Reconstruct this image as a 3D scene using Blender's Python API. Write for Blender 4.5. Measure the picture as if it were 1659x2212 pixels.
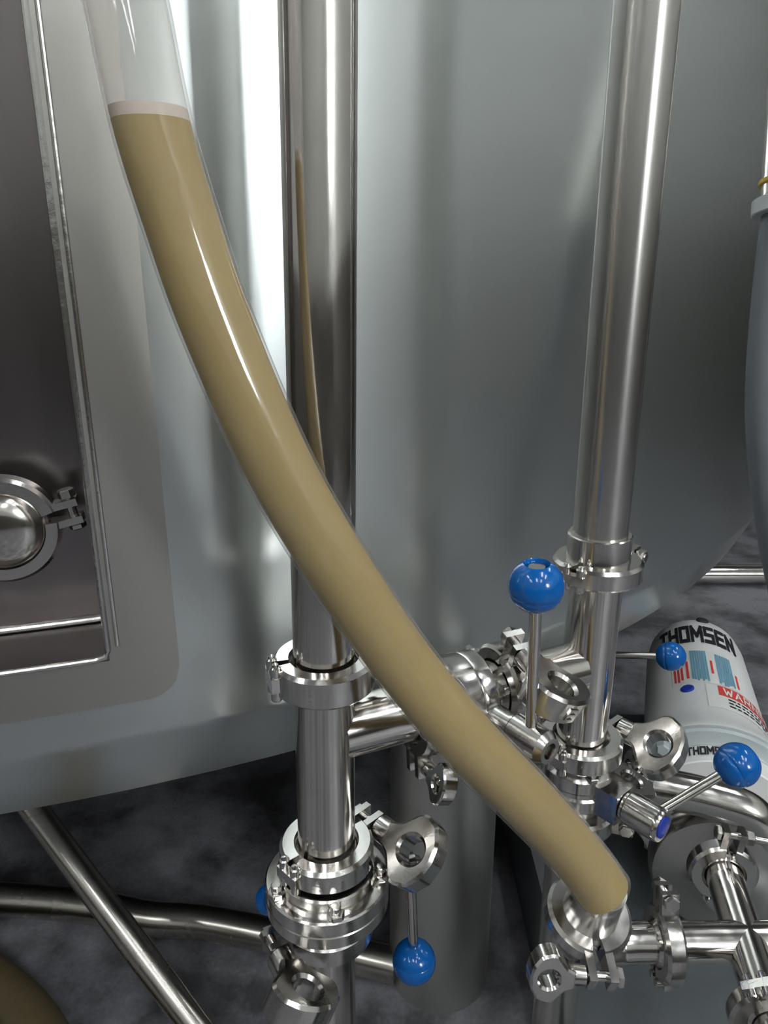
import bpy, bmesh, math, random
from mathutils import Vector, Matrix
random.seed(7)
for o in list(bpy.data.objects): bpy.data.objects.remove(o)
SC = bpy.context.scene
COL = SC.collection
PI = math.pi
ZC = 1.04                      # camera height over the floor (crouching)

# ------------------------------------------------------------------ camera
cam = bpy.data.cameras.new('camera'); co = bpy.data.objects.new('camera', cam); COL.objects.link(co)
co.location = (0, 0, ZC); co.rotation_euler = (math.radians(72), 0, 0)
cam.sensor_fit = 'VERTICAL'; cam.sensor_height = 24.0
cam.lens = 24.0 * 1600 / 2212; cam.clip_start = 0.02
SC.camera = co

# ------------------------------------------------------------------ world, exposure
w = bpy.data.worlds.new('world'); SC.world = w; w.use_nodes = True
w.node_tree.nodes['Background'].inputs[0].default_value = (.75, .85, 1, 1)
w.node_tree.nodes['Background'].inputs[1].default_value = 0.35
vs = SC.view_settings
vs.view_transform = 'Standard'; vs.look = 'None'; vs.gamma = 1; vs.use_curve_mapping = False
vs.exposure = 0.68
SC.cycles.max_bounces = 7; SC.cycles.diffuse_bounces = 3; SC.cycles.glossy_bounces = 4
TUBE_POWER, WINDOW_POWER = 34.0, 34.0

# ------------------------------------------------------------------ materials
def mat(name, col, rough=.4, metal=0., noise=0., nscale=40., bump=0., bscale=200., rvar=0., aniso=0., arot=0., stretch=None, spec=.5, sss=0.):
    m = bpy.data.materials.new(name); m.use_nodes = True
    nt = m.node_tree; b = nt.nodes['Principled BSDF']
    b.inputs['Base Color'].default_value = (*col, 1); b.inputs['Roughness'].default_value = rough
    b.inputs['Metallic'].default_value = metal; b.inputs['Specular IOR Level'].default_value = spec
    tc = nt.nodes.new('ShaderNodeTexCoord'); mp = nt.nodes.new('ShaderNodeMapping')
    if stretch: mp.inputs['Scale'].default_value = stretch
    nt.links.new(tc.outputs['Object'], mp.inputs[0])
    if noise or rvar:
        n = nt.nodes.new('ShaderNodeTexNoise'); n.inputs['Scale'].default_value = nscale; n.inputs['Detail'].default_value = 6
        nt.links.new(mp.outputs[0], n.inputs['Vector'])
        if noise:
            r = nt.nodes.new('ShaderNodeMix'); r.data_type = 'RGBA'
            r.inputs[6].default_value = (*[c * (1 - noise) for c in col], 1); r.inputs[7].default_value = (*[min(1, c * (1 + noise)) for c in col], 1)
            nt.links.new(n.outputs['Fac'], r.inputs[0]); nt.links.new(r.outputs[2], b.inputs['Base Color'])
        if rvar:
            q = nt.nodes.new('ShaderNodeMapRange'); q.inputs[1].default_value = .3; q.inputs[2].default_value = .7
            q.inputs[3].default_value = max(.02, rough - rvar); q.inputs[4].default_value = rough + rvar
            nt.links.new(n.outputs['Fac'], q.inputs[0]); nt.links.new(q.outputs[0], b.inputs['Roughness'])
    if bump:
        n2 = nt.nodes.new('ShaderNodeTexNoise'); n2.inputs['Scale'].default_value = bscale; n2.inputs['Detail'].default_value = 4
        nt.links.new(mp.outputs[0], n2.inputs['Vector'])
        bp = nt.nodes.new('ShaderNodeBump'); bp.inputs['Strength'].default_value = bump; bp.inputs['Distance'].default_value = .002
        nt.links.new(n2.outputs['Fac'], bp.inputs['Height']); nt.links.new(bp.outputs[0], b.inputs['Normal'])
    if aniso:
        t = nt.nodes.new('ShaderNodeTangent'); t.direction_type = 'RADIAL'; t.axis = 'Z'
        b.inputs['Anisotropic'].default_value = aniso; b.inputs['Anisotropic Rotation'].default_value = arot
        nt.links.new(t.outputs[0], b.inputs['Tangent'])
    if sss:
        b.inputs['Subsurface Weight'].default_value = sss; b.inputs['Subsurface Radius'].default_value = (.02, .014, .006); b.inputs['Subsurface Scale'].default_value = .5
    return m
M = {}
M['pipe'] = mat('polished_pipe_steel', (.66, .63, .59), .13, 1, rvar=.05, nscale=90, stretch=(1, 1, .15))
M['steel'] = mat('cast_steel', (.62, .60, .57), .17, 1, rvar=.06, nscale=60, bump=.04, bscale=350)
M['tank'] = mat('brushed_tank_steel', (.63, .665, .65), .285, 1, noise=.05, nscale=3, aniso=.75, arot=.25, stretch=(1, 1, 4))
M['plate'] = mat('dull_plate_steel', (.47, .455, .42), .36, 1, noise=.05, nscale=5, aniso=.6, arot=.25)
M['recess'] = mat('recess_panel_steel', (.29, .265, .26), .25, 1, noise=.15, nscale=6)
M['seam'] = mat('polished_rim_steel', (.7, .69, .66), .2, 1, bump=.2, bscale=120)
M['satin'] = mat('satin_steel', (.60, .58, .55), .24, 1, rvar=.03, nscale=60, stretch=(1, 1, .03), aniso=.6, arot=.25)
M['dull'] = mat('dull_floor_pipe_steel', (.55, .52, .47), .25, 1, rvar=.05, nscale=20)
M['leg'] = mat('tank_leg_steel', (.66, .65, .62), .40, 1, noise=.12, nscale=8)
M['blue'] = mat('blue_plastic', (.002, .095, .35), .14, 0, noise=.05)
M['cap'] = mat('blue_cap_plastic', (.012, .035, .30), .3)
M['white'] = mat('white_paint', (.76, .76, .74), .3, 0, noise=.06, nscale=25)
M['greyshade'] = mat('shaded_pump_grey', (.36, .40, .40), .4, 0, noise=.1, nscale=25)  # shade on the adapter flange put into the grey; feet and bolts share it
M['black'] = mat('black_ink', (.012, .012, .016), .5)
M['red'] = mat('red_ink', (.6, .05, .04), .5)
M['inkblue'] = mat('pale_blue_ink', (.12, .30, .42), .5)
M['paper'] = mat('white_sticker', (.72, .72, .69), .4)
M['rubber'] = mat('black_rubber', (.012, .012, .013), .6)
M['greyhose'] = mat('grey_hose_rubber', (.11, .12, .13), .5, noise=.1)
M['greyplastic'] = mat('grey_fitting_plastic', (.42, .43, .44), .4)
M['yellow'] = mat('yellow_seal', (.5, .33, .04), .5)
M['tan'] = mat('tan_hose_rubber', (.09, .068, .03), .6, noise=.2, nscale=150)
M['plinth'] = mat('grey_painted_concrete', (.085, .095, .10), .5, noise=.25, nscale=14, bump=.2, bscale=90)
M['wall'] = mat('room_wall_paint', (.42, .42, .40), .8, noise=.06, nscale=2)
def darken_low_wall(m, z, low):                                   # walls darkened below z, added to darken the tank's lower reflection
    nt = m.node_tree; b = nt.nodes['Principled BSDF']; tc = [n for n in nt.nodes if n.type == 'TEX_COORD'][0]
    sp = nt.nodes.new('ShaderNodeSeparateXYZ'); gt = nt.nodes.new('ShaderNodeMath'); gt.operation = 'GREATER_THAN'; gt.inputs[1].default_value = z
    mx = nt.nodes.new('ShaderNodeMix'); mx.data_type = 'RGBA'; mx.inputs[6].default_value = (*low, 1)
    src = b.inputs['Base Color'].links[0].from_socket
    nt.links.new(tc.outputs['Object'], sp.inputs[0]); nt.links.new(sp.outputs['Z'], gt.inputs[0]); nt.links.new(gt.outputs[0], mx.inputs[0])
    nt.links.new(src, mx.inputs[7]); nt.links.new(mx.outputs[2], b.inputs['Base Color'])
darken_low_wall(M['wall'], 1.35, (.075, .068, .06))
M['ceil'] = mat('ceiling_paint', (.26, .26, .26), .8)
M['foam'] = mat('pale_foam', (.66, .58, .50), .6, noise=.08, nscale=300)
M['beer'] = mat('cloudy_yellow_liquid', (.40, .30, .11), .5, 0, noise=.04, nscale=12, sss=.3, spec=.2)
def emis(name, col, s):
    m = bpy.data.materials.new(name); m.use_nodes = True; nt = m.node_tree; nt.nodes.clear()
    e = nt.nodes.new('ShaderNodeEmission'); e.inputs[0].default_value = (*col, 1); e.inputs[1].default_value = s
    o = nt.nodes.new('ShaderNodeOutputMaterial'); nt.links.new(e.outputs[0], o.inputs[0]); return m
M['tube'] = emis('lit_fluorescent_tube', (.93, .97, 1.0), TUBE_POWER)
M['daylight'] = emis('daylit_window_pane', (.93, .97, 1.0), WINDOW_POWER)
def clear_vinyl():
    m = bpy.data.materials.new('clear_vinyl'); m.use_nodes = True; nt = m.node_tree; nt.nodes.clear()
    tr = nt.nodes.new('ShaderNodeBsdfTransparent'); tr.inputs[0].default_value = (.97, .965, .955, 1)
    df = nt.nodes.new('ShaderNodeBsdfTranslucent'); df.inputs[0].default_value = (.82, .76, .72, 1)
    d2 = nt.nodes.new('ShaderNodeBsdfDiffuse'); d2.inputs[0].default_value = (.82, .76, .72, 1)
    ad = nt.nodes.new('ShaderNodeMixShader')
    gl = nt.nodes.new('ShaderNodeBsdfGlossy'); gl.inputs['Roughness'].default_value = .06
    lw = nt.nodes.new('ShaderNodeLayerWeight'); lw.inputs[0].default_value = .5
    pw = nt.nodes.new('ShaderNodeMath'); pw.operation = 'POWER'; pw.inputs[1].default_value = 5
    fr = nt.nodes.new('ShaderNodeMapRange'); fr.inputs[3].default_value = .04; fr.inputs[4].default_value = .55
    mr = nt.nodes.new('ShaderNodeMapRange'); mr.inputs[3].default_value = .07; mr.inputs[4].default_value = .30
    m1 = nt.nodes.new('ShaderNodeMixShader'); m2 = nt.nodes.new('ShaderNodeMixShader'); o = nt.nodes.new('ShaderNodeOutputMaterial')
    L = nt.links.new
    L(lw.outputs['Facing'], pw.inputs[0]); L(pw.outputs[0], fr.inputs[0]); L(pw.outputs[0], mr.inputs[0])
    L(df.outputs[0], ad.inputs[1]); L(d2.outputs[0], ad.inputs[2])
    L(mr.outputs[0], m1.inputs[0]); L(tr.outputs[0], m1.inputs[1]); L(ad.outputs[0], m1.inputs[2])
    L(fr.outputs[0], m2.inputs[0]); L(m1.outputs[0], m2.inputs[1]); L(gl.outputs[0], m2.inputs[2]); L(m2.outputs[0], o.inputs[0])
    return m
M['vinyl'] = clear_vinyl()
def floor_mat():
    m = mat('wet_dark_concrete', (.055, .06, .068), .5, 0, bump=.3, bscale=60)
    nt = m.node_tree; b = nt.nodes['Principled BSDF']; tc = [n for n in nt.nodes if n.type == 'TEX_COORD'][0]
    n = nt.nodes.new('ShaderNodeTexNoise'); n.inputs['Scale'].default_value = 5.5; n.inputs['Detail'].default_value = 8; n.inputs['Roughness'].default_value = .62
    n2 = nt.nodes.new('ShaderNodeTexNoise'); n2.inputs['Scale'].default_value = 160; n2.inputs['Detail'].default_value = 3
    nt.links.new(tc.outputs['Object'], n.inputs['Vector']); nt.links.new(tc.outputs['Object'], n2.inputs['Vector'])
    cr = nt.nodes.new('ShaderNodeValToRGB'); cr.color_ramp.elements[0].position = .40; cr.color_ramp.elements[1].position = .58
    cr.color_ramp.elements[0].color = (.060, .060, .064, 1); cr.color_ramp.elements[1].color = (.215, .213, .232, 1)
    mx = nt.nodes.new('ShaderNodeMix'); mx.data_type = 'RGBA'; mx.blend_type = 'OVERLAY'; mx.inputs[0].default_value = .35
    nt.links.new(n.outputs['Fac'], cr.inputs[0]); nt.links.new(cr.outputs[0], mx.inputs[6]); nt.links.new(n2.outputs['Fac'], mx.inputs[7]); nt.links.new(mx.outputs[2], b.inputs['Base Color'])
    return m
M['floor'] = floor_mat()

# ------------------------------------------------------------------ geometry helpers
def V(x, y, zr): return Vector((x, y, zr + ZC))            # z given relative to the eye
def frame(origin, zaxis, xhint=(1, 0, 0)):
    z = Vector(zaxis).normalized(); x = Vector(xhint); x = x - z * x.dot(z)
    if x.length < 1e-5: x = Vector((0, 1, 0)) - z * z.y
    x.normalize(); y = z.cross(x)
    m = Matrix((x, y, z)).transposed().to_4x4(); m.translation = origin; return m
def lathe(prof, seg=48):
    v, f = [], []; n = len(prof)
    for i in range(seg):
        a = 2 * PI * i / seg; c, s = math.cos(a), math.sin(a)
        for r, z in prof: v.append((r * c, r * s, z))
    for i in range(seg):
        j = (i + 1) % seg
        for k in range(n - 1): f.append((i * n + k, j * n + k, j * n + k + 1, i * n + k + 1))
    return v, f
def solid(prof, seg=48):                                   # lathe closed on the axis
    return lathe([(0, prof[0][1])] + list(prof) + [(0, prof[-1][1])], seg)
def cyl(r, z0, z1, ch=.0, seg=24):
    ch = min(ch, r * .9)
    p = [(r - ch, z0), (r, z0 + ch), (r, z1 - ch), (r - ch, z1)] if ch else [(r, z0), (r, z1)]
    return solid(p, seg)
def arc_band(sec, a0, a1, n=40):                           # closed (r,z) section swept over an arc
    v, f = [], []; k = len(sec)
    for i in range(n + 1):
        a = a0 + (a1 - a0) * i / n; c, s = math.cos(a), math.sin(a)
        for r, z in sec: v.append((r * c, r * s, z))
    for i in range(n):
        for q in range(k): f.append((i * k + q, (i + 1) * k + q, (i + 1) * k + (q + 1) % k, i * k + (q + 1) % k))
    f.append(tuple(range(k))[::-1]); f.append(tuple(n * k + q for q in range(k)))
    return v, f
def box(x0, x1, y0, y1, z0, z1):
    v = [(x, y, z) for x in (x0, x1) for y in (y0, y1) for z in (z0, z1)]
    return v, [(0, 1, 3, 2), (4, 6, 7, 5), (0, 4, 5, 1), (2, 3, 7, 6), (0, 2, 6, 4), (1, 5, 7, 3)]
def plate_hole(outline, hc, hr, z0, z1, n=40, ch=.0015):   # extruded outline with a round hole; outline is star-shaped about hc
    def hit(a):
        d = (math.cos(a), math.sin(a)); best = None
        for i in range(len(outline)):
            p, q = outline[i], outline[(i + 1) % len(outline)]
            ex, ey = q[0] - p[0], q[1] - p[1]; den = d[0] * ey - d[1] * ex
            if abs(den) < 1e-12: continue
            t = ((p[0] - hc[0]) * ey - (p[1] - hc[1]) * ex) / den; u = ((p[0] - hc[0]) * d[1] - (p[1] - hc[1]) * d[0]) / den
            if t > 0 and -1e-9 <= u <= 1 + 1e-9 and (best is None or t > best): best = t
        return best
    v, f = [], []
    for i in range(n):
        a = 2 * PI * i / n; R = hit(a); c, s = math.cos(a), math.sin(a)
        for r, z in ((hr, z0 + ch), (hr + ch, z0), (R - ch, z0), (R, z0 + ch), (R, z1 - ch), (R - ch, z1), (hr + ch, z1), (hr, z1 - ch)):
            v.append((hc[0] + r * c, hc[1] + r * s, z))
    for i in range(n):
        j = (i + 1) % n
        for k in range(8): f.append((i * 8 + k, j * 8 + k, j * 8 + (k + 1) % 8, i * 8 + (k + 1) % 8))
    return v, f
def spline(pts, n=12):
    P = [Vector(p) for p in pts]; P = [P[0] * 2 - P[1]] + P + [P[-1] * 2 - P[-2]]; out = []
    for i in range(1, len(P) - 2):
        for k in range(n):
            t = k / n; a, b, c, d = P[i - 1], P[i], P[i + 1], P[i + 2]
            out.append(.5 * ((2 * b) + (c - a) * t + (2 * a - 5 * b + 4 * c - d) * t * t + (3 * b - a - 3 * c + d) * t ** 3))
    out.append(P[-2]); return out
def sweep(path, r, seg=32, cap=True):
    v, f = [], []; n = len(path); t0 = (path[1] - path[0]).normalized()
    x = t0.cross(Vector((0, 1, 0))); x = x if x.length > .1 else t0.cross(Vector((1, 0, 0))); x.normalize()
    for i, p in enumerate(path):
        t = (path[min(i + 1, n - 1)] - path[max(i - 1, 0)]).normalized(); x = (x - t * x.dot(t)).normalized(); y = t.cross(x)
        rr = r(i / (n - 1)) if callable(r) else r
        for k in range(seg):
            a = 2 * PI * k / seg; v.append(tuple(p + x * (rr * math.cos(a)) + y * (rr * math.sin(a))))
    for i in range(n - 1):
        for k in range(seg): f.append((i * seg + k, i * seg + (k + 1) % seg, (i + 1) * seg + (k + 1) % seg, (i + 1) * seg + k))
    if cap: f.append(tuple(range(seg))[::-1]); f.append(tuple((n - 1) * seg + k for k in range(seg)))
    return v, f
def xf(geo, m): return [tuple(m @ Vector(p)) for p in geo[0]], geo[1]
def join(*gs):
    v, f = [], []
    for g in gs:
        o = len(v); v += list(g[0]); f += [tuple(i + o for i in q) for q in g[1]]
    return v, f
def make(name, geo, material, root=None, parent=None, sharp=32, m=None, origin=None):
    """one mesh object from world-space geometry; root gives the origin, parent the thing or part"""
    if m is not None: geo = xf(geo, m)
    o0 = Vector(root.location) if root else (Vector(origin) if origin is not None else Vector((0, 0, 0)))
    me = bpy.data.meshes.new(name); me.from_pydata([tuple(Vector(p) - o0) for p in geo[0]], [], geo[1])
    bm = bmesh.new(); bm.from_mesh(me)
    bmesh.ops.remove_doubles(bm, verts=bm.verts, dist=1e-6)
    bmesh.ops.recalc_face_normals(bm, faces=bm.faces)
    lim = math.radians(sharp)
    for fc in bm.faces: fc.smooth = True
    for e in bm.edges: e.smooth = not (len(e.link_faces) == 2 and e.calc_face_angle(0) > lim)
    bm.to_mesh(me); bm.free(); me.materials.append(M[material] if isinstance(material, str) else material)
    o = bpy.data.objects.new(name, me); COL.objects.link(o)
    if root: o.parent = parent or root
    else: o.location = o0
    return o
def tag(o, label, cat, group=None):
    o['label'] = label; o['category'] = cat
    if group: o['group'] = group
    return o
def thing(name, label, cat, loc, group=None):
    o = bpy.data.objects.new(name, None); COL.objects.link(o); o.location = loc; o.empty_display_size = .02
    return tag(o, label, cat, group)
def struct(o): o['kind'] = 'structure'; return o

# ------------------------------------------------------------------ room shell
X0, X1, Y0, Y1, H = -3.8, 3.8, -3.6, 5.6, 3.7
struct(make('floor', box(X0, X1, Y0, Y1, -.1, 0), 'floor'))
struct(make('ceiling', box(X0, X1, Y0, Y1, H, H + .1), 'ceil'))
struct(make('wall_left', box(X0 - .1, X0, Y0, Y1, 0, H), 'wall'))
struct(make('wall_back', box(X0, X1, Y1, Y1 + .1, 0, H), 'wall'))
WX0, WX1, WZ0, WZ1 = 2.80, 3.74, 2.1, 3.35                    # daylit window behind the camera
struct(make('wall_front', join(box(X0, WX0, Y0 - .1, Y0, 0, H), box(WX1, X1, Y0 - .1, Y0, 0, H), box(WX0, WX1, Y0 - .1, Y0, 0, WZ0), box(WX0, WX1, Y0 - .1, Y0, WZ1, H)), 'wall'))
struct(make('wall_right', box(X1, X1 + .1, Y0, Y1, 0, H), 'wall'))
win = struct(make('window_1', join(box(WX0, WX0 + .06, Y0 - .09, Y0 + .02, WZ0, WZ1), box(WX1 - .06, WX1, Y0 - .09, Y0 + .02, WZ0, WZ1), box(WX0, WX1, Y0 - .09, Y0 + .02, WZ0, WZ0 + .06), box(WX0, WX1, Y0 - .09, Y0 + .02, WZ1 - .06, WZ1), box(3.27, 3.33, Y0 - .09, Y0 + .02, WZ0, WZ1)), 'greyplastic'))
for a, b in ((WX0 + .06, 3.27), (3.33, WX1 - .06)):
    p = make('pane', box(a, b, Y0 - .06, Y0 - .05, WZ0 + .06, WZ1 - .06), 'daylight'); p.parent = win
for fx, fy, where in ((-2.2, -2.2, 'farthest from the window'), (-.4, -2.2, 'behind the open working area'), (-2.2, -.4, 'over the aisle in front of the tank'), (1.8, -1.0, 'nearest the daylit window'), (2.6, 1.6, 'over the pump side of the tank'), (.9, -.5, 'right above the crouching place'), (.8, -2.6, 'between the window and the crouching place')):
    t = thing('ceiling_light', 'twin tube fluorescent ceiling light ' + where, 'ceiling light', (fx, fy, H), 'fluorescent lights on the ceiling')
    make('housing', box(fx - .13, fx + .13, fy - .65, fy + .65, H - .06, H), 'white', t)
    for s in (-.06, .06):
        make('tube', cyl(.016, -.6, .6), 'tube', t, m=frame(Vector((fx + s, fy, H - .085)), (0, 1, 0)))

# ------------------------------------------------------------------ tank
TC = Vector((-.919, 2.496, 0)); TR = 2.0025
def tp(thd, zr, r=TR):
    a = math.radians(thd); return (TC.x + r * math.cos(a), TC.y + r * math.sin(a), zr + ZC)
HT0, HT1, HZ0, HZ1 = -88., -70.57, -.338, 1.2
tank = thing('brewing_tank', 'large brushed stainless steel brewing tank with a recessed access panel', 'tank', (TC.x, TC.y, 0))
ths = sorted(set([-180 + 2.0 * i for i in range(180)] + [HT0, HT1] + [-66 + .5 * i for i in range(90)]))
prof = [(TR - .30, -.500), (TR - .06, -.517), (TR - .041, -.515)]
prof += [(TR - .0395, -.5135), (TR - .020, -.472), (TR - .003, -.433), (TR - .0006, -.427), (TR, -.423)]
prof += [(TR, HZ0), (TR, .0), (TR, .35), (TR, HZ1), (TR, 2.2)]
v, f = [], []; n = len(prof)
for th in ths:
    for r, z in prof: v.append(tp(th, z, r))
for i in range(len(ths)):
    j = (i + 1) % len(ths)
    for k in range(n - 1):
        if HT0 - 1e-6 <= ths[i] < HT1 - 1e-6 and prof[k][1] >= HZ0 - 1e-6 and prof[k + 1][1] <= HZ1 + 1e-6 and prof[k][0] == TR: continue
        f.append((i * n + k, j * n + k, j * n + k + 1, i * n + k + 1))
make('shell', (v, f), 'tank', tank, sharp=60)
make('top_dish', lathe([(TR, 2.2 + ZC), (TR * .8, 2.42 + ZC), (TR * .4, 2.52 + ZC), (0, 2.55 + ZC)], 64), 'tank', tank, m=Matrix.Translation(TC))
make('bottom_dish', lathe([(TR - .30, -.500 + ZC), (TR * .4, -.475 + ZC), (0, -.465 + ZC)], 64), 'tank', tank, m=Matrix.Translation(TC))
# recess behind the opening
RD = .09
def patch(cols, zs, r):                                    # grid on the cylinder
    v = [tp(t, z, r) for t in cols for z in zs]; k = len(zs)
    return v, [(i * k + j, (i + 1) * k + j, (i + 1) * k + j + 1, i * k + j + 1) for i in range(len(cols) - 1) for j in range(k - 1)]
cols = [HT0 + (HT1 - HT0) * i / 16 for i in range(17)]
back = patch(cols, [HZ0 - .004, 0, .4, HZ1], TR - RD)
def ribbon(a, b): return a + b, [(i, i + 1, len(a) + i + 1, len(a) + i) for i in range(len(a) - 1)]
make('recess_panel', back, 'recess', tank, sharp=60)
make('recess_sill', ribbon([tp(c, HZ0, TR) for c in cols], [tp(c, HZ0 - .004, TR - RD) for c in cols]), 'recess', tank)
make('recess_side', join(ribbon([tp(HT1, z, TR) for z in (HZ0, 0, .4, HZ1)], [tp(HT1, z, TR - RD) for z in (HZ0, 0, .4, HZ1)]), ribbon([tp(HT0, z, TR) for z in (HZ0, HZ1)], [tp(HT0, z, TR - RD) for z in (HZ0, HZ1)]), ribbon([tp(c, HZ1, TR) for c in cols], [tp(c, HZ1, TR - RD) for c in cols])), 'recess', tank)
make('sill_weld', sweep([Vector(tp(c, HZ0 + .0, TR - RD + .002)) for c in cols], .0035, 10), 'seam', tank)
cor = [Vector(tp(HT1 - .35, HZ0, TR + .002)), Vector(tp(HT1 - .1, HZ0 + .002, TR + .002)), Vector(tp(HT1 - .0, HZ0 + .009, TR + .002))]
make('recess_rim', sweep([Vector(tp(c, HZ0, TR + .002)) for c in cols[:-1]] + cor + [Vector(tp(HT1, z, TR + .002)) for z in (.0, .2, .5, 1.19)], .0030, 10), 'seam', tank)
make('rim_bead', sweep([Vector(tp(HT1 - .0 + .23, z, TR + .0025)) for z in (HZ0 + .012, -.1, .2, .5, 1.19)], .0022, 10), 'seam', tank)
# doubler plate round the opening, with a rounded corner
PT1, PZ0, PTH = -68.83, -.387, .0032
v, f = [], []; cs = [HT0 - 3 + (HT1 - HT0 + 3) * i / 24 for i in range(25)]; prev = None
cr_deg, cr_z = .9, .0305
cs2 = [HT1 + (PT1 - HT1) * i / 14 for i in range(15)]
def zb(c):
    d = c - (PT1 - cr_deg)
    return PZ0 if d <= 0 else PZ0 + cr_z * (1 - math.sqrt(max(0, 1 - (d / cr_deg) ** 2)))
A = [(c, zb(c), HZ0 - .002) for c in cs]; B = [(c, zb(c), 1.25) for c in cs2]
for S in (A, B):
    b = len(v)
    for c, z0, z1 in S: v += [tp(c, z0, TR + .0002), tp(c, z0, TR + PTH), tp(c, z1, TR + PTH)]
    for i in range(len(S) - 1):
        f += [(b + i * 3, b + i * 3 + 3, b + i * 3 + 4, b + i * 3 + 1), (b + i * 3 + 1, b + i * 3 + 4, b + i * 3 + 5, b + i * 3 + 2)]
b = len(v); v += [tp(PT1, PZ0 + cr_z, TR + .0002), tp(PT1, PZ0 + cr_z, TR + PTH), tp(PT1, 1.25, TR + PTH), tp(PT1, 1.25, TR + .0002)]; f.append((b, b + 1, b + 2, b + 3))
make('doubler_plate', (v, f), 'plate', tank, sharp=40)
for lx, ly in ((.085, .885), (-1.9, 1.25), (.45, 3.3), (-1.6, 3.8)):
    make('leg', cyl(.076, 0, ZC - .495, .0, 40), 'leg', tank, m=Matrix.Translation((lx, ly, 0)))

# ------------------------------------------------------------------ pipework builders (2 inch: k = 1)
def ferrule_prof(r, z, sgn, k):                            # profile points of a clamp ferrule ending at z
    fr = r + .0072 * k
    return [(r, z - sgn * .014), (r + .001, z - sgn * .008), (fr - .001, z - sgn * .0042), (fr, z - sgn * .0036), (fr, z - sgn * .0003), (r - .0015, z - sgn * .0003)]
def pipe_geo(A, B, r, k=1, fa=True, fb=True, seg=56):
    A, B = Vector(A), Vector(B); L = (B - A).length
    p = []
    p += ferrule_prof(r, 0, -1, k)[::-1] if fa else [(0, 0), (r, 0)]
    p += ferrule_prof(r, L, 1, k) if fb else [(r, L), (0, L)]
    return xf(lathe(p, seg), frame(A, B - A))
WING = None
def wing_geo():
    """cast wing nut along +Y from the origin: barrel, then a flared paddle with a through hole (hole along Z)"""
    out = [(-.0075, .010), (-.0085, .016), (-.015, .022), (-.021, .027), (-.022, .031), (-.019, .040), (-.010, .046), (0, .0475), (.010, .046), (.019, .040), (.022, .031), (.021, .027), (.015, .022), (.0085, .016), (.0075, .010)]
    pad = plate_hole(out, (0, .032), .0082, -.0085, .0085, 44, .0018)
    bar = xf(solid([(.0062, 0), (.0080, .0012), (.0080, .017), (.0068, .021)], 24), frame(Vector((0, 0, 0)), (0, 1, 0)))
    return join(pad, bar)
WING = wing_geo()
def clamp(label, origin, axis, ear, k=1., bolt_sign=1, wing=True, roll=0., h=.0115, hinge=PI, blen=.03, ws=1.35, mark=False, group='steel pipe clamps'):
    """hinged two-half clamp: Z is the pipe axis, +X points at the ears, the bolt runs along +-Y"""
    m = frame(origin, axis, ear); t = thing('pipe_clamp', label, 'clamp', origin, group)
    rf = .0326 * k if k >= 1 else .0264
    ri, ro = rf - .0035, rf + .0095; g = rf + .0006
    sec = [(ri, -h), (ro - .003, -h), (ro, -h + .003), (ro, h - .003), (ro - .003, h), (ri, h), (ri, .0052), (g, .0042), (g, -.0042), (ri, -.0052)]
    gap = math.asin(.0055 / ro)
    for s in (1, -1):
        ring = arc_band(sec, s * gap, s * (hinge - .10))
        e0, e1 = sorted((s * .0052, s * .0118))
        ear_g = box(ro - .006, ro + .019, e0, e1, -h * .86, h * .86)
        make('clamp_half', join(ring, ear_g), 'steel', t, m=m)
    # hinge: two pins joined by a link
    for s in (1, -1):
        a = PI + s * .17; c = (ro + .0005)
        pin = join(cyl(.0046, -h - .002, h + .002, .0012, 16), solid([(.0032, h + .002), (.0026, h + .0038), (.001, h + .0045)], 16))
        make('hinge_pin', pin, 'steel', t, m=m @ Matrix.Translation((c * math.cos(a), c * math.sin(a), 0)))
    make('hinge_link', join(box(-ro - .0045, -ro + .0035, -.0125, .0125, -h * .45, h * .45)), 'steel', t, m=m)
    bx = ro + .0115; s = bolt_sign
    bm_ = m @ frame(Vector((bx, 0, 0)), (0, s, 0), (1, 0, 0)).to_4x4()
    bolt = join(cyl(.0042, -.016, blen + .008, .0006, 16), cyl(.0078, -.018, -.0125, .001, 6))
    make('bolt', bolt, 'steel', t, m=bm_)
    if wing:
        wm = m @ Matrix.Translation((bx, s * .0125, 0)) @ Matrix.Rotation(roll, 4, 'Y') @ Matrix.Scale(ws, 4)
        if s < 0: wm = wm @ Matrix.Rotation(PI, 4, 'X')
        wn = make('wing_nut', WING, 'steel', t, m=wm)
        if mark:                                           # cast figure on the end of the nut
            gs = []
            for a, b, c, d in ((0, 0, 4, 0), (0, 3, 4, 3), (0, 6, 4, 6), (4, 0, 4, 6)):
                x0, x1 = sorted((a, c)); z0, z1 = sorted((b, d))
                gs.append(box((x0 - 2.5) * .0012, (x1 - 1.5) * .0012, .0465, .0480, (z0 - 3.4) * .0012, (z1 - 2.6) * .0012))
            make('cast_figure', join(*gs), 'steel', t, parent=wn, m=wm)
    else:
        make('nut', cyl(.0078, .0125, .021, .001, 6), 'steel', t, m=bm_)
    return t
def knob_geo(R, hole=True):                                # ball along +Z, centre at 0, seam groove, optional screw recess on top
    p = []; N = 40
    for i in range(N + 1):
        a = -PI / 2 + PI * i / N; r, z = R * math.cos(a), R * math.sin(a)
        if hole and z > R * .86: break
        if abs(a + .28) < .035: r *= .965; z *= .965
        p.append((max(r, 0), z))
    if hole:
        r0 = p[-1][0]; p += [(r0 - .0012, R * .88), (r0 - .002, R * .80), (r0 - .002, R * .45), (0, R * .45)]
    return lathe(p, 48)
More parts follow.
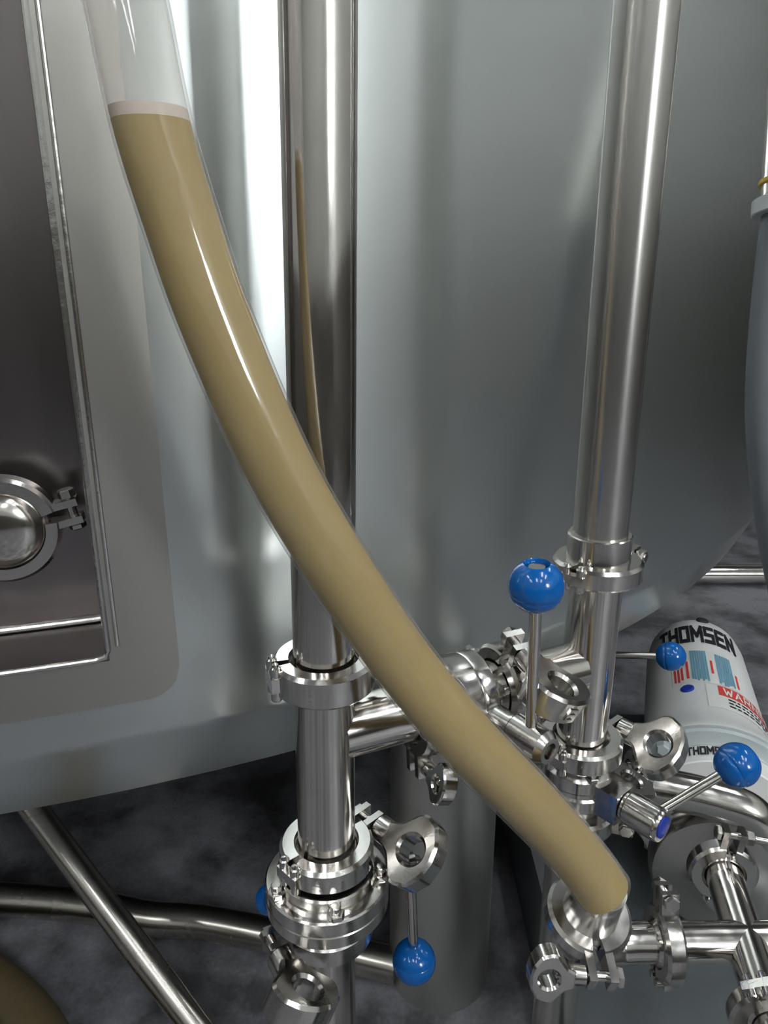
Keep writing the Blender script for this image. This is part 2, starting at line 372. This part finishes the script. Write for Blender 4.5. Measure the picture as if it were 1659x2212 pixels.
def valve(name, label, origin, axis, hub_dir, body, hub_r0, hub_r1, hub_r, lever_s, lever_to, knob_R, bolts=4, bolt_r=.048, bolt_z=.006, cap=None, rod_r=.0050, hole=True, square=False):
    """butterfly valve: body lathed on the pipe axis, hub along hub_dir, lever rod from the hub to the knob"""
    t = thing(name, label, 'valve', origin, 'butterfly valves with blue ball handles')
    m = frame(origin, axis, hub_dir); bo = make('valve_body', lathe(body, 64), 'steel', t, m=m)
    for i in range(bolts):
        a = 2 * PI * (i + .5) / bolts + .25
        bt = join(cyl(.0078, bolt_z, bolt_z + .006, .0008, 6), cyl(.0046, bolt_z + .006, bolt_z + .0125, .0008, 14))
        make('flange_bolt', bt, 'steel', t, m=m @ Matrix.Translation((bolt_r * math.cos(a), bolt_r * math.sin(a), 0)))
    hd = Vector(hub_dir).normalized(); hm = frame(Vector(origin), hd, (0, 0, 1))
    mid = hub_r0 + (hub_r1 - hub_r0) * .42
    hp = [(hub_r * .78, hub_r0), (hub_r * .78, mid - .004), (hub_r * .9, mid - .003), (hub_r * .9, mid - .0006), (hub_r * .8, mid - .0002), (hub_r * .8, mid + .0008), (hub_r, mid + .0012), (hub_r, hub_r1 - .0055), (hub_r * .72, hub_r1), (hub_r * .46, hub_r1), (hub_r * .44, hub_r1 - .001), (hub_r * .44, hub_r1 - .012), (0, hub_r1 - .012)]
    if cap: hp = hp[:-5] + [(hub_r * .97, hub_r1 - .002), (hub_r * .90, hub_r1), (hub_r * .68, hub_r1), (0, hub_r1 - .001)]
    hb = make('handle_hub', lathe(hp, 48), 'steel', t, m=hm)
    if square: make('stem_block', box(-hub_r * .95, hub_r * .95, -hub_r * 1.0, hub_r * 1.0, hub_r0 - .004, mid - .004), 'steel', t, m=hm)
    if cap: make('end_cap', solid([(hub_r * .66, hub_r1 - .0008), (hub_r * .66, hub_r1 + .0008), (hub_r * .6, hub_r1 + .0014)], 32), 'cap', t, parent=hb, m=hm)
    base = Vector(origin) + hd * lever_s; end = Vector(lever_to); L = (end - base).length
    lm = frame(base, end - base)
    make('lever_rod', solid([(rod_r, hub_r * .6), (rod_r, L - knob_R * .7)], 24), 'pipe', t, m=lm)
    make('ball_knob', knob_geo(knob_R, hole), 'blue', t, m=lm @ Matrix.Translation((0, 0, L)))
    if hole: make('knob_screw', solid([(knob_R * .36, knob_R * .452), (knob_R * .36, knob_R * .72), (knob_R * .30, knob_R * .76)], 16), 'steel', t, m=lm @ Matrix.Translation((0, 0, L)))
    return t

# ------------------------------------------------------------------ upright pipe beside the hose, tee, valve below
PL0 = V(-.0395, .543, .30); PLa = V(-.0492, .540, -.312)
tag(make('upright_pipe', pipe_geo(PLa, PL0, .0254, fa=True, fb=False), 'pipe', origin=PLa), 'shiny upright steel pipe crossed by the clear hose', 'pipe')
XA = V(-.0500, .540, -.373); XB = V(.203, .656, -.373); U = (XB - XA).normalized(); NF = Vector((U.y, -U.x, 0))
PLb = V(-.0515, .540, -.495)
Sx = lambda s: XA + U * s
t = thing('tee_pipe', 'steel tee pipe with side branch under the upright pipe crossed by the hose', 'pipe tee', PLb)
make('run', pipe_geo(PLb, PLa, .0254), 'pipe', t)
make('branch', pipe_geo(Sx(.012), Sx(.0898), .0254, fa=False), 'pipe', t)
clamp('steel clamp joining the upright pipe to the tee, hinge facing the access panel', PLa, (0, 0, 1), (.93, .35, 0), wing=False, h=.0135)
clamp('wing nut clamp on top of the flanged valve under the tee', PLb, (0, 0, 1), (.70, .71, 0), bolt_sign=-1, roll=-.7, blen=.036, ws=1.5)
VLo = V(-.052, .540, -.536)
body = [(.024, .0407), (.0325, .0407), (.0325, .037), (.0285, .032), (.0285, .026), (.043, .026), (.0445, .0245), (.0445, .0165), (.043, .015), (.050, .015), (.0545, .0145), (.056, .013), (.056, .002), (.0553, .001), (.0553, -.001), (.056, -.002), (.056, -.013), (.0545, -.0145), (.044, -.015), (.030, -.022), (.0285, -.032), (.0325, -.0365), (.0325, -.0407), (.024, -.0407)]
fv = valve('flanged_valve', 'bolted flange valve with a blue ball lever hanging down beside the tank leg', VLo, (0, 0, 1), (1, .30, 0), body, .05, .090, .0125, .080, V(.030, .565, -.655), .0215, bolts=5, bolt_r=.0495, bolt_z=.0145, hole=False)
sm = frame(VLo, (-.72, .40, -.60))
make('stem', cyl(.012, .030, .078, .001), 'steel', fv, m=sm)
make('stem_cap', solid([(.0145, .078), (.0150, .084), (.0135, .09)], 24), 'blue', fv, m=sm)
PLc = V(-.0525, .540, -.577)
clamp('wing nut clamp under the bolted flange valve, nut hanging towards the floor', PLc, (0, 0, 1), (-.86, -.50, 0), bolt_sign=1, roll=-.5, blen=.036, ws=1.5)
tag(make('drop_pipe', pipe_geo(V(-.0555, .540, -ZC), PLc, .0254, fa=False), 'pipe', origin=V(-.0555, .540, -ZC)), 'steel drop pipe from the bolted flange valve to the floor', 'pipe')

# ------------------------------------------------------------------ crossover with its valve
clamp('clamp between the tee branch and the crossover valve, mostly behind the hose', Sx(.0898), U, (0, -.15, -1), bolt_sign=-1, roll=.3, ws=.85)
vb = [(.024, -.0450), (.0325, -.0450), (.0325, -.0415), (.0275, -.037), (.0275, -.026), (.040, -.024), (.042, -.022), (.042, -.002), (.0413, 0), (.042, .002), (.042, .014), (.040, .016), (.029, .018), (.0275, .03), (.0275, .037), (.0325, .0415), (.0325, .0450), (.024, .0450)]
valve('crossover_valve', 'crossover valve between the two upright pipes, blue ball lever pointing straight up', Sx(.135), U, Vector((.61, -.79, 0)), vb, .036, .103, .0155, .082, V(.1165, .522, -.229), .0215, bolts=4, bolt_r=.037, bolt_z=.014)
clamp('clamp with a curved wing nut between the crossover valve and the tee beside the pump', Sx(.1802), U, NF * .30 + Vector((0, 0, .95)), bolt_sign=1, roll=1.2, ws=1.5, mark=True)

# ------------------------------------------------------------------ upright pipe over the pump, tee, valve
PR0 = V(.198, .652, .34); PRa = V(.2035, .656, -.268)
t = thing('upright_pipe', 'satin upright steel pipe with a collar, standing over the pump side', 'pipe', PRa)
make('tube', xf(solid([(.0254, .02), (.0254, (PR0 - PRa).length)], 56), frame(PRa, PR0 - PRa)), 'satin', t)
make('collar', xf(lathe([(.025, .0345), (.0285, .0345), (.0298, .0335), (.0298, .010), (.0306, .007), (.0325, .0038), (.0325, .0003), (.024, .0003), (.024, .02)], 56), frame(PRa, PR0 - PRa)), 'pipe', t)
PRb = V(.2035, .656, -.465)
t = thing('tee_pipe', 'steel tee pipe below the collared upright pipe, beside the white pump', 'pipe tee', PRb)
make('run', pipe_geo(PRb, PRa, .0254), 'pipe', t)
make('branch', pipe_geo(Sx(.262), Sx(.1802), .0254, fa=False), 'pipe', t)
clamp('clamp under the collar of the satin upright pipe', PRa, (0, 0, 1), (.72, .70, 0), bolt_sign=-1, wing=False, h=.010, blen=.014)
clamp('wing nut clamp on top of the blue capped valve', PRb, (0, 0, 1), (.74, .67, 0), bolt_sign=-1, roll=-.7, blen=.036, ws=1.5)
VRo = V(.2035, .656, -.507)
vb2 = [(.024, .0417), (.0325, .0417), (.0325, .038), (.0285, .034), (.0285, .026), (.034, .022), (.0365, .019), (.0365, .006), (.035, .004), (.035, -.001), (.0375, -.003), (.0375, -.016), (.035, -.019), (.0285, -.024), (.0285, -.034), (.0325, -.038), (.0325, -.0417), (.024, -.0417)]
HD = Vector((.655, -.755, 0))
valve('blue_capped_valve', 'valve with a blue end cap and blue ball lever reaching over the pump outlet', VRo, (0, 0, 1), HD, vb2, .034, .098, .0168, .082, V(.345, .612, -.4587), .0215, bolts=4, bolt_r=.031, bolt_z=.019, cap=True, hole=True, square=True)
PRc = V(.2035, .656, -.549)
clamp('wing nut clamp below the blue capped valve, behind the hose end', PRc, (0, 0, 1), (.95, -.30, 0), bolt_sign=1, roll=.4, ws=1.4)
tag(make('drop_pipe', pipe_geo(V(.2035, .656, -ZC), PRc, .0254, fa=False), 'satin', origin=V(.2035, .656, -ZC)), 'steel drop pipe below the blue capped valve', 'pipe')

# ------------------------------------------------------------------ clear hose and its liquid
def ray(px, py, d):
    x, y = (px - 829.5) / 1600, (1106 - py) / 1600; p = math.radians(18)
    return V(x * d, (math.cos(p) + math.sin(p) * y) * d, (-math.sin(p) + math.cos(p) * y) * d)
HP = [ray(196, -300, .405), ray(236, -140, .408), ray(271, 0, .413), ray(327, 265, .425), ray(392, 480, .438), ray(468, 700, .452), ray(594, 990, .475), ray(720, 1210, .497), ray(870, 1430, .525), ray(1012, 1600, .545), ray(1112, 1702, .565), ray(1205, 1800, .588), ray(1272, 1880, .603), ray(1304, 1926, .607)]
path = spline(HP, 14)
OR_, IR_ = .0237, .0219
wall_r = lambda u: OR_ if u < .975 else OR_ * (1.0 + .02 * (u - .975) / .025)
outer = sweep(path, wall_r, 48, cap=False); inner = sweep(path, IR_, 48, cap=False)
nv = len(outer[0]); n0 = len(path)
hv = outer[0] + inner[0]; hf = outer[1] + [tuple(i + nv for i in q[::-1]) for q in inner[1]]
for k in range(48):
    j = (k + 1) % 48; b = (n0 - 1) * 48
    hf.append((k, j, nv + j, nv + k)); hf.append((b + k, b + j, nv + b + j, nv + b + k))
hose = tag(make('clear_hose', (hv, hf), 'vinyl', origin=HP[-1]), 'thick clear vinyl hose curving down to the bottom clamp', 'hose')
lvl = ray(327, 262, .425).z
liq = sweep(path[6:], IR_ - .0002, 48)
def cut(geo, z, keep_below):
    bm = bmesh.new(); vs_ = [bm.verts.new(p) for p in geo[0]]
    for q in geo[1]: bm.faces.new([vs_[i] for i in q])
    r = bmesh.ops.bisect_plane(bm, geom=bm.verts[:] + bm.edges[:] + bm.faces[:], plane_co=(0, 0, z), plane_no=(0, 0, 1 if keep_below else -1), clear_outer=True)
    ed = [e for e in bm.edges if e.is_boundary]
    bmesh.ops.holes_fill(bm, edges=ed, sides=0)
    bm.verts.index_update(); out = ([tuple(q.co) for q in bm.verts], [tuple(q.index for q in fc.verts) for fc in bm.faces]); bm.free(); return out
make_l = tag(make('cloudy_beer', cut(liq, lvl, True), 'beer', origin=HP[-1]), 'cloudy yellow liquid filling the clear hose up to its level line', 'liquid')
fo = make('foam_layer', cut(cut(liq, lvl + .0065, True), lvl, False), 'foam', make_l); fo['label'] = 'pale foam ring on the liquid surface'

# ------------------------------------------------------------------ hose adapter, elbow and cross-pipe at the lower right
AX = (HP[-1] - V(.175, .493, -.522)).normalized()
RC = V(.1735, .494, -.522)
ad = thing('hose_adapter', 'steel hose barb adapter under the end of the clear hose', 'adapter', RC)
make('barb', lathe([(.016, .0003), (.0258, .0003), (.0258, .0036), (.0235, .006), (.0225, .014), (.0205, .032), (.0198, .036), (.0205, .0385), (.0195, .0460), (.0170, .0465), (.0160, .040), (.016, .0003)], 48), 'satin', ad, m=frame(RC, AX))
EAR = (Vector((-.02, -.927, -.375)) - AX * Vector((-.02, -.927, -.375)).dot(AX)).normalized()
clamp('wide open wing nut clamp holding the hose adapter, ears pointing down', RC, AX, EAR, k=.8, bolt_sign=-1, roll=1.1, h=.0085, blen=.03, ws=.98)
r15 = .01905
elb = spline([RC - AX * .0003, RC - AX * .030, V(.180, .518, -.578), V(.196, .545, -.609), V(.222, .5535, -.620), V(.240, .555, -.620), V(.272, .555, -.620)], 8)
t = thing('elbow_pipe', 'small steel elbow turning from the hose adapter to the cross pipe', 'pipe elbow', V(.2, .545, -.64))
make('bend', sweep(elb, r15, 40), 'pipe', t)
make('inlet_ferrule', lathe([(.0165, -.0003), (.0262, -.0003), (.0262, -.0036), (.0245, -.0045), (r15, -.009)], 48), 'pipe', t, m=frame(RC, AX))
make('outlet_ferrule', lathe([(.0165, -.0003), (.0262, -.0003), (.0262, -.0036), (.0245, -.0045), (r15, -.012)], 48), 'pipe', t, m=frame(V(.2725, .555, -.620), (1, 0, 0)))
clamp('narrow clamp standing upright on the small horizontal cross pipe', V(.2728, .555, -.620), (1, 0, 0), (0, .25, .97), k=.8, wing=False, bolt_sign=-1, h=.0095, blen=.012)
YD = Vector((.034, .19, 0)).normalized(); YC = V(.352, .556, -.620)
t = thing('cross_pipe', 'shiny steel cross fitting joining the small pipe to the pump', 'pipe cross', YC)
make('run', pipe_geo(V(.2732, .555, -.620), V(.62, .558, -.620), r15, .8, True, False, 48), 'pipe', t)
make('branch', pipe_geo(YC - YD * .078, YC + YD * .092, r15, .8, True, True, 48), 'pipe', t)
clamp('clamp behind the cross fitting with its bolt toward the pump volute', YC + YD * .0922, YD, (.10, 0, 1), k=.8, wing=False, bolt_sign=1, h=.009, blen=.05)
clamp('clamp on the open end of the cross fitting', YC - YD * .0782, YD, (.5, 0, -1), k=.8, wing=False, h=.009)
t = thing('end_elbow', 'steel elbow dropping to the plinth from the cross fitting', 'pipe elbow', V(.33, .43, -ZC))
e0 = YC - YD * .0786
make('bend', sweep(spline([e0, e0 - YD * .02, e0 - YD * .04 + Vector((0, 0, -.012)), e0 - YD * .05 + Vector((0, 0, -.05)), Vector(((e0 - YD * .05).x, (e0 - YD * .05).y, ZC - .88))], 8), r15, 40), 'pipe', t)
make('ferrule', lathe([(.0165, .0003), (.0262, .0003), (.0262, .0036), (.0245, .0045), (r15, .010)], 40), 'pipe', t, m=frame(e0, -YD))

# ------------------------------------------------------------------ pump on its plinth
PA = Vector((.314, .949, 0)).normalized(); PO = V(.490, .92, -.747); PM = frame(PO, PA, (0, 0, 1))   # local X up, Y = right, Z along the motor
pump = thing('pump', 'white pump motor with black lettering and stickers behind the pipes', 'pump', (PO.x, PO.y, ZC - .88))
RP = [(0, .124), (.02, .119), (.05, .108), (.09, .100), (.14, .097), (.25, .094), (.40, .090), (.44, .085), (.48, .066), (.495, .035), (.50, .002)]
def rs(s):
    for (a, ra), (b, rb) in zip(RP, RP[1:]):
        if a <= s <= b: return ra + (rb - ra) * (s - a) / (b - a)
    return RP[0][1] if s < 0 else RP[-1][1]
make('motor_cover', lathe([(.07, -.004), (.124, -.004)] + [(r, s) for s, r in RP], 72), 'white', pump, m=PM, sharp=50)
make('flange', lathe([(.06, -.004), (.125, -.004), (.127, -.006), (.127, -.014), (.124, -.018), (.108, -.022), (.106, -.024), (.06, -.024)], 72), 'greyshade', pump, m=PM)
make('adapter_band', lathe([(.05, -.024), (.105, -.024), (.1065, -.028), (.1065, -.062), (.105, -.064), (.05, -.064)], 72), 'white', pump, m=PM)
make('seal_housing', lathe([(.05, -.064), (.058, -.066), (.058, -.12), (.07, -.125), (.07, -.13)], 48), 'satin', pump, m=PM)
make('volute', lathe([(.0, -.128), (.085, -.13), (.092, -.136), (.092, -.155), (.086, -.165), (.06, -.172), (.035, -.180), (.026, -.190), (.026, -.198), (0, -.198)], 64), 'satin', pump, m=PM)
for s0 in (.03, .33):
    for sg in (1, -1):
        make('foot', box(-.133, -.055, sg * .045 - .015, sg * .045 + .015, s0, s0 + .05), 'greyshade', pump, m=PM)
make('volute_foot', box(-.133, -.08, -.03, .03, -.155, -.135), 'satin', pump, m=PM)
def wrap(u, s, rf, off=.0009):                             # u = arc length to the right of the top line, s = along the axis
    r = rf(s) + off; a = u / r
    return (r * math.cos(a), r * math.sin(a), s)
def sticker(name, u0, u1, s0, s1, material, rf=rs, off=.0007, shear=0., par=None, n=14):
    v = [wrap(u0 + (u1 - u0) * i / n + shear * (s - s0), s, rf, off) for i in range(n + 1) for s in (s0, (s0 + s1) / 2, s1)]
    f = [(i * 3 + j, i * 3 + 3 + j, i * 3 + 4 + j, i * 3 + 1 + j) for i in range(n) for j in (0, 1)]
    return make(name, (v, f), material, pump, parent=par, m=PM)
STROKES = {'T': ((0, 6, 4, 6), (2, 0, 2, 6)), 'H': ((.0, 0, .0, 6), (4, 0, 4, 6), (0, 3, 4, 3)), 'O': ((0, 0, 0, 6), (4, 0, 4, 6), (0, 0, 4, 0), (0, 6, 4, 6)),
           'M': ((0, 0, 0, 6), (5, 0, 5, 6), (0, 6, 2.5, 2), (2.5, 2, 5, 6)), 'S': ((0, 0, 4, 0), (4, 0, 4, 3), (0, 3, 4, 3), (0, 3, 0, 6), (0, 6, 4, 6)),
           'E': ((0, 0, 0, 6), (0, 0, 4, 0), (0, 3, 3.4, 3), (0, 6, 4, 6)), 'N': ((0, 0, 0, 6), (4, 0, 4, 6), (0, 6, 4, 0)), 'W': ((0, 6, 1.2, 0), (1.2, 0, 2.5, 4), (2.5, 4, 3.8, 0), (3.8, 0, 5, 6)),
           'A': ((0, 0, 2, 6), (2, 6, 4, 0), (.7, 2, 3.3, 2)), 'R': ((0, 0, 0, 6), (0, 6, 4, 6), (4, 6, 4, 3), (0, 3, 4, 3), (1.6, 3, 4, 0)), 'I': ((0, 0, 0, 6),), 'G': ((0, 0, 0, 6), (0, 6, 4, 6), (0, 0, 4, 0), (4, 0, 4, 2.6), (2.4, 2.6, 4, 2.6))}
def lettering(name, txt, u0, u1, s0, s1, material, rf=rs, off=.0012, wt=.78, par=None):
    """block capitals from thick strokes, wrapped round the pump"""
    segs, x = [], 0.
    for ch in txt:
        st = STROKES[ch]; wd = max(max(q[0], q[2]) for q in st)
        segs += [(x + a, b, x + c, d) for a, b, c, d in st]; x += wd + 2.1
    tot = x - 2.1; v, f = [], []
    for k, (a, b, c, d) in enumerate(segs):
        L = math.hypot(c - a, d - b); dx, dy = (c - a) / L, (d - b) / L
        a, b, c, d = a - dx * wt, b - dy * wt, c + dx * wt, d + dy * wt
        nx, ny = -dy * wt, dx * wt; o = len(v)
        for q in range(4):
            t = q / 3; px, py = a + (c - a) * t, b + (d - b) * t
            for sg in (-1, 1):
                v.append(wrap(u0 + (u1 - u0) * (px + sg * nx) / tot, s0 + (s1 - s0) * (py + sg * ny) / 6, rf, off + .00002 * (k % 7)))
        f += [(o + 2 * q, o + 2 * q + 1, o + 2 * q + 3, o + 2 * q + 2) for q in range(3)]
    return make(name, (v, f), material, pump, parent=par, m=PM)
lettering('lettering', 'THOMSEN', -.080, .060, .335, .395, 'black')
band = lambda s: .1065
lettering('lettering', 'THOMSEN', -.050, .012, -.048, -.032, 'black', rf=band)
st1 = sticker('instruction_sticker', -.062, .054, .170, .295, 'paper')
def lines(name, u0, u1, s0, s1, material, count, par, duty=.6):
    gs = []
    for i in range(count):
        a = u0 + (u1 - u0) * i / count; b = a + (u1 - u0) / count * duty; e = s0 + (s1 - s0) * random.uniform(0, .12)
        gs.append(([wrap(a, e, rs, .0012), wrap(b, e, rs, .0012), wrap(b, s1, rs, .0012), wrap(a, s1, rs, .0012)], [(0, 1, 2, 3)]))
    return make(name, join(*gs), material, pump, parent=par, m=PM)
lines('red_text', -.058, -.040, .175, .275, 'red', 3, st1); lines('red_text', -.037, -.030, .185, .25, 'red', 1, st1)
lines('blue_text', -.028, .000, .175, .29, 'inkblue', 7, st1, .75); lines('red_text', .004, .010, .205, .255, 'red', 1, st1)
lines('blue_text', .014, .042, .170, .285, 'inkblue', 7, st1, .75); lines('red_text', .045, .051, .18, .23, 'red', 1, st1)
st2 = sticker('warning_sticker', -.010, .160, .090, .166, 'paper')
sticker('red_band', .009, .160, .134, .166, 'red', off=.0011, par=st2, n=24)
lettering('lettering', 'WARNING', .018, .115, .140, .160, 'paper', off=.0016, wt=.5, par=st2)
for i in range(3):
    s_ = .123 - .011 * i
    gs = []; u = .022
    while u < .135:
        l = random.uniform(.004, .012); gs.append(([wrap(u, s_, rs, .0012), wrap(u + l, s_, rs, .0012), wrap(u + l, s_ + .005, rs, .0012), wrap(u, s_ + .005, rs, .0012)], [(0, 1, 2, 3)])); u += l + .003
    make('small_text', join(*gs), 'black', pump, parent=st2, m=PM)
for i, (u, s, r, mt_, nm) in enumerate(((-.038, .152, .011, 'cap', 'blue_plug'), (.006, .44, .012, 'rubber', 'lifting_hole'))):
    p = PM @ Vector(wrap(u, s, rs, 0)); nrm = (PM.to_3x3() @ Vector((math.cos(u / rs(s)), math.sin(u / rs(s)), 0))).normalized()
    make(nm, solid([(r, -.004), (r, .0016), (r * .8, .003)], 20), mt_, pump, m=frame(p, nrm))
for a in (-.75, .75, 2.4, -2.4):
    make('flange_bolt', cyl(.010, -.032, -.018, .002, 6), 'greyshade', pump, m=PM @ Matrix.Translation((.1165 * math.cos(a), .1165 * math.sin(a), 0)))
PTOP = ZC - .88
tag(make('pump_plinth', box(.235, .80, .16, 1.34, 0, PTOP), 'plinth', origin=(.235, .16, 0)), 'grey concrete plinth under the pump', 'plinth')
# outlet pipe crossing behind the valve to the pump
t = thing('pump_feed_pipe', 'thick curved steel pipe arching into the pump volute', 'pipe', V(.47, .77, -.68))
make('bend', sweep(spline([V(.325, .80, -.628), V(.37, .793, -.632), V(.42, .785, -.640), V(.458, .777, -.650), V(.480, .772, -.672), V(.488, .770, -.700)], 10), .0254, 48), 'pipe', t)
make('ferrule', lathe([(.02, -.0005), (.0325, -.0005), (.0325, .0036), (.0275, .008), (.0254, .014)], 48), 'pipe', t, m=frame(V(.325, .80, -.628), (.045, -.007, -.004)))
clamp('clamp on the thick feed pipe behind the blue capped valve', V(.3247, .80, -.628), (.99, -.15, -.08), (0, -.5, .85), wing=False, blen=.012)
op = thing('outlet_pipe', 'steel outlet pipe from under the tank to the feed pipe clamp', 'pipe', V(.3245, .80, -.628))
make('bend', sweep(spline([V(.318, .801, -.628), V(.27, .810, -.628), V(.225, .84, -.628), V(.21, .90, -.628), V(.21, 1.1, -.628), V(.21, 1.5, -.628)], 8), .0254, 40), 'pipe', op)
make('ferrule', lathe([(.02, -.0005), (.0325, -.0005), (.0325, -.0036), (.0275, -.008), (.0254, -.014)], 48), 'pipe', op, m=frame(V(.3243, .80, -.628), (.99, -.15, -.08)))
# farther valve, only its lever and ball show past the tee
FV = V(.275, 1.00, -.562)
valve('butterfly_valve', 'valve with a short level lever whose blue ball covers the pump lettering', FV, (0, 0, 1), (.95, .3, 0), vb2, .034, .072, .014, .060, V(.424, .975, -.541), .0215, bolts=0, hole=False, rod_r=.0052)
tag(make('drop_pipe', pipe_geo(V(.275, 1.00, -.88), FV - Vector((0, 0, .042)), .0254, fa=False), 'satin', origin=V(.275, 1.0, -.88)), 'short steel pipe on the plinth carrying the valve before the pump motor', 'pipe')

# ------------------------------------------------------------------ floor pipes, strut, hoses
t = tag(make('floor_pipe', sweep(spline([V(-1.6, 1.06, -1.004), V(-.95, 1.00, -1.004), V(-.66, .985, -1.004), V(-.50, .970, -1.004), V(-.43, .957, -1.006), V(-.38, .948, -1.008), V(-.28, .938, -1.008), V(-.12, .90, -1.008), V(.02, .862, -1.008)], 8), .0265, 32), 'dull', origin=V(-.4, .95, -ZC)), 'bent steel pipe lying on the floor under the tank', 'pipe')
tag(make('brace_pipe', sweep([V(-.60, .97, -.70), V(-.53, .918, -.757), V(-.26, .74, -.966), V(-.19, .695, -1.02)], .0195, 32), 'dull', origin=V(-.19, .695, -ZC)), 'slanting steel brace pipe from the tank down to the floor', 'pipe')
tag(make('straight_floor_pipe', sweep([V(.85, 2.38, -1.0), V(3.2, 2.38, -1.0)], .033, 32), 'pipe', origin=V(.85, 2.38, -ZC)), 'straight steel pipe lying on the far floor behind the tank', 'pipe')
tag(make('tan_hose', sweep(spline([V(-1.1, 1.02, -1.008), V(-.78, .93, -1.008), V(-.60, .845, -1.008), V(-.47, .75, -1.008), V(-.36, .60, -1.008), V(-.3, .4, -1.008)], 8), .032, 24), 'tan', origin=V(-.47, .75, -ZC)), 'tan rubber hose lying on the floor beside the brace pipe', 'hose')
gh = thing('grey_conduit', 'grey flexible conduit hanging at the side of the tank over the pump', 'conduit', ray(1660, 1300, .80))
make('flexible_tube', sweep(spline([ray(1688, 462, .76), ray(1674, 560, .765), ray(1662, 680, .77), ray(1653, 800, .775), ray(1651, 900, .78), ray(1657, 1000, .785), ray(1668, 1100, .79), ray(1684, 1200, .795), ray(1715, 1350, .80), ray(1740, 1500, .80)], 8), .0185, 28), 'greyhose', gh)
ft = frame(ray(1690, 452, .76), ray(1700, 300, .755) - ray(1690, 452, .76))
make('fitting', lathe([(.0, -.006), (.028, -.006), (.029, -.005), (.029, .009), (.027, .010), (.0, .010)], 28), 'greyplastic', gh, m=ft)
make('seal_ring', lathe([(.018, .024), (.024, .025), (.024, .029), (.018, .030)], 28), 'yellow', gh, m=ft)
make('neck', cyl(.0215, .012, .6, .001, 28), 'satin', gh, m=ft)
# sight port in the recess
pn = Vector((math.cos(math.radians(-73.6)), math.sin(math.radians(-73.6)), 0)); PC = ray(8, 1142, .672)
sp = thing('sight_port', 'domed steel port cap inside the dark recessed access panel', 'port cap', PC)
make('port_tube', cyl(.0254, -((PC - TC).xy.length - (TR - RD)) - .001, -.004, 0, 40), 'pipe', sp, m=frame(PC, pn, (0, 0, 1)))
make('cap', lathe([(.029, -.0036), (.0392, -.0036), (.0392, .0036), (.0365, .006), (.035, .010), (.029, .016), (.018, .0195), (.0, .0205)], 48), 'pipe', sp, m=frame(PC, pn, (0, 0, 1)))
clamp('clamp gripping the domed port cap in the recessed panel', PC, pn, Vector((pn.y * -.96, pn.x * .96, .2)), k=1.22, wing=False, bolt_sign=1, h=.010, blen=.012)
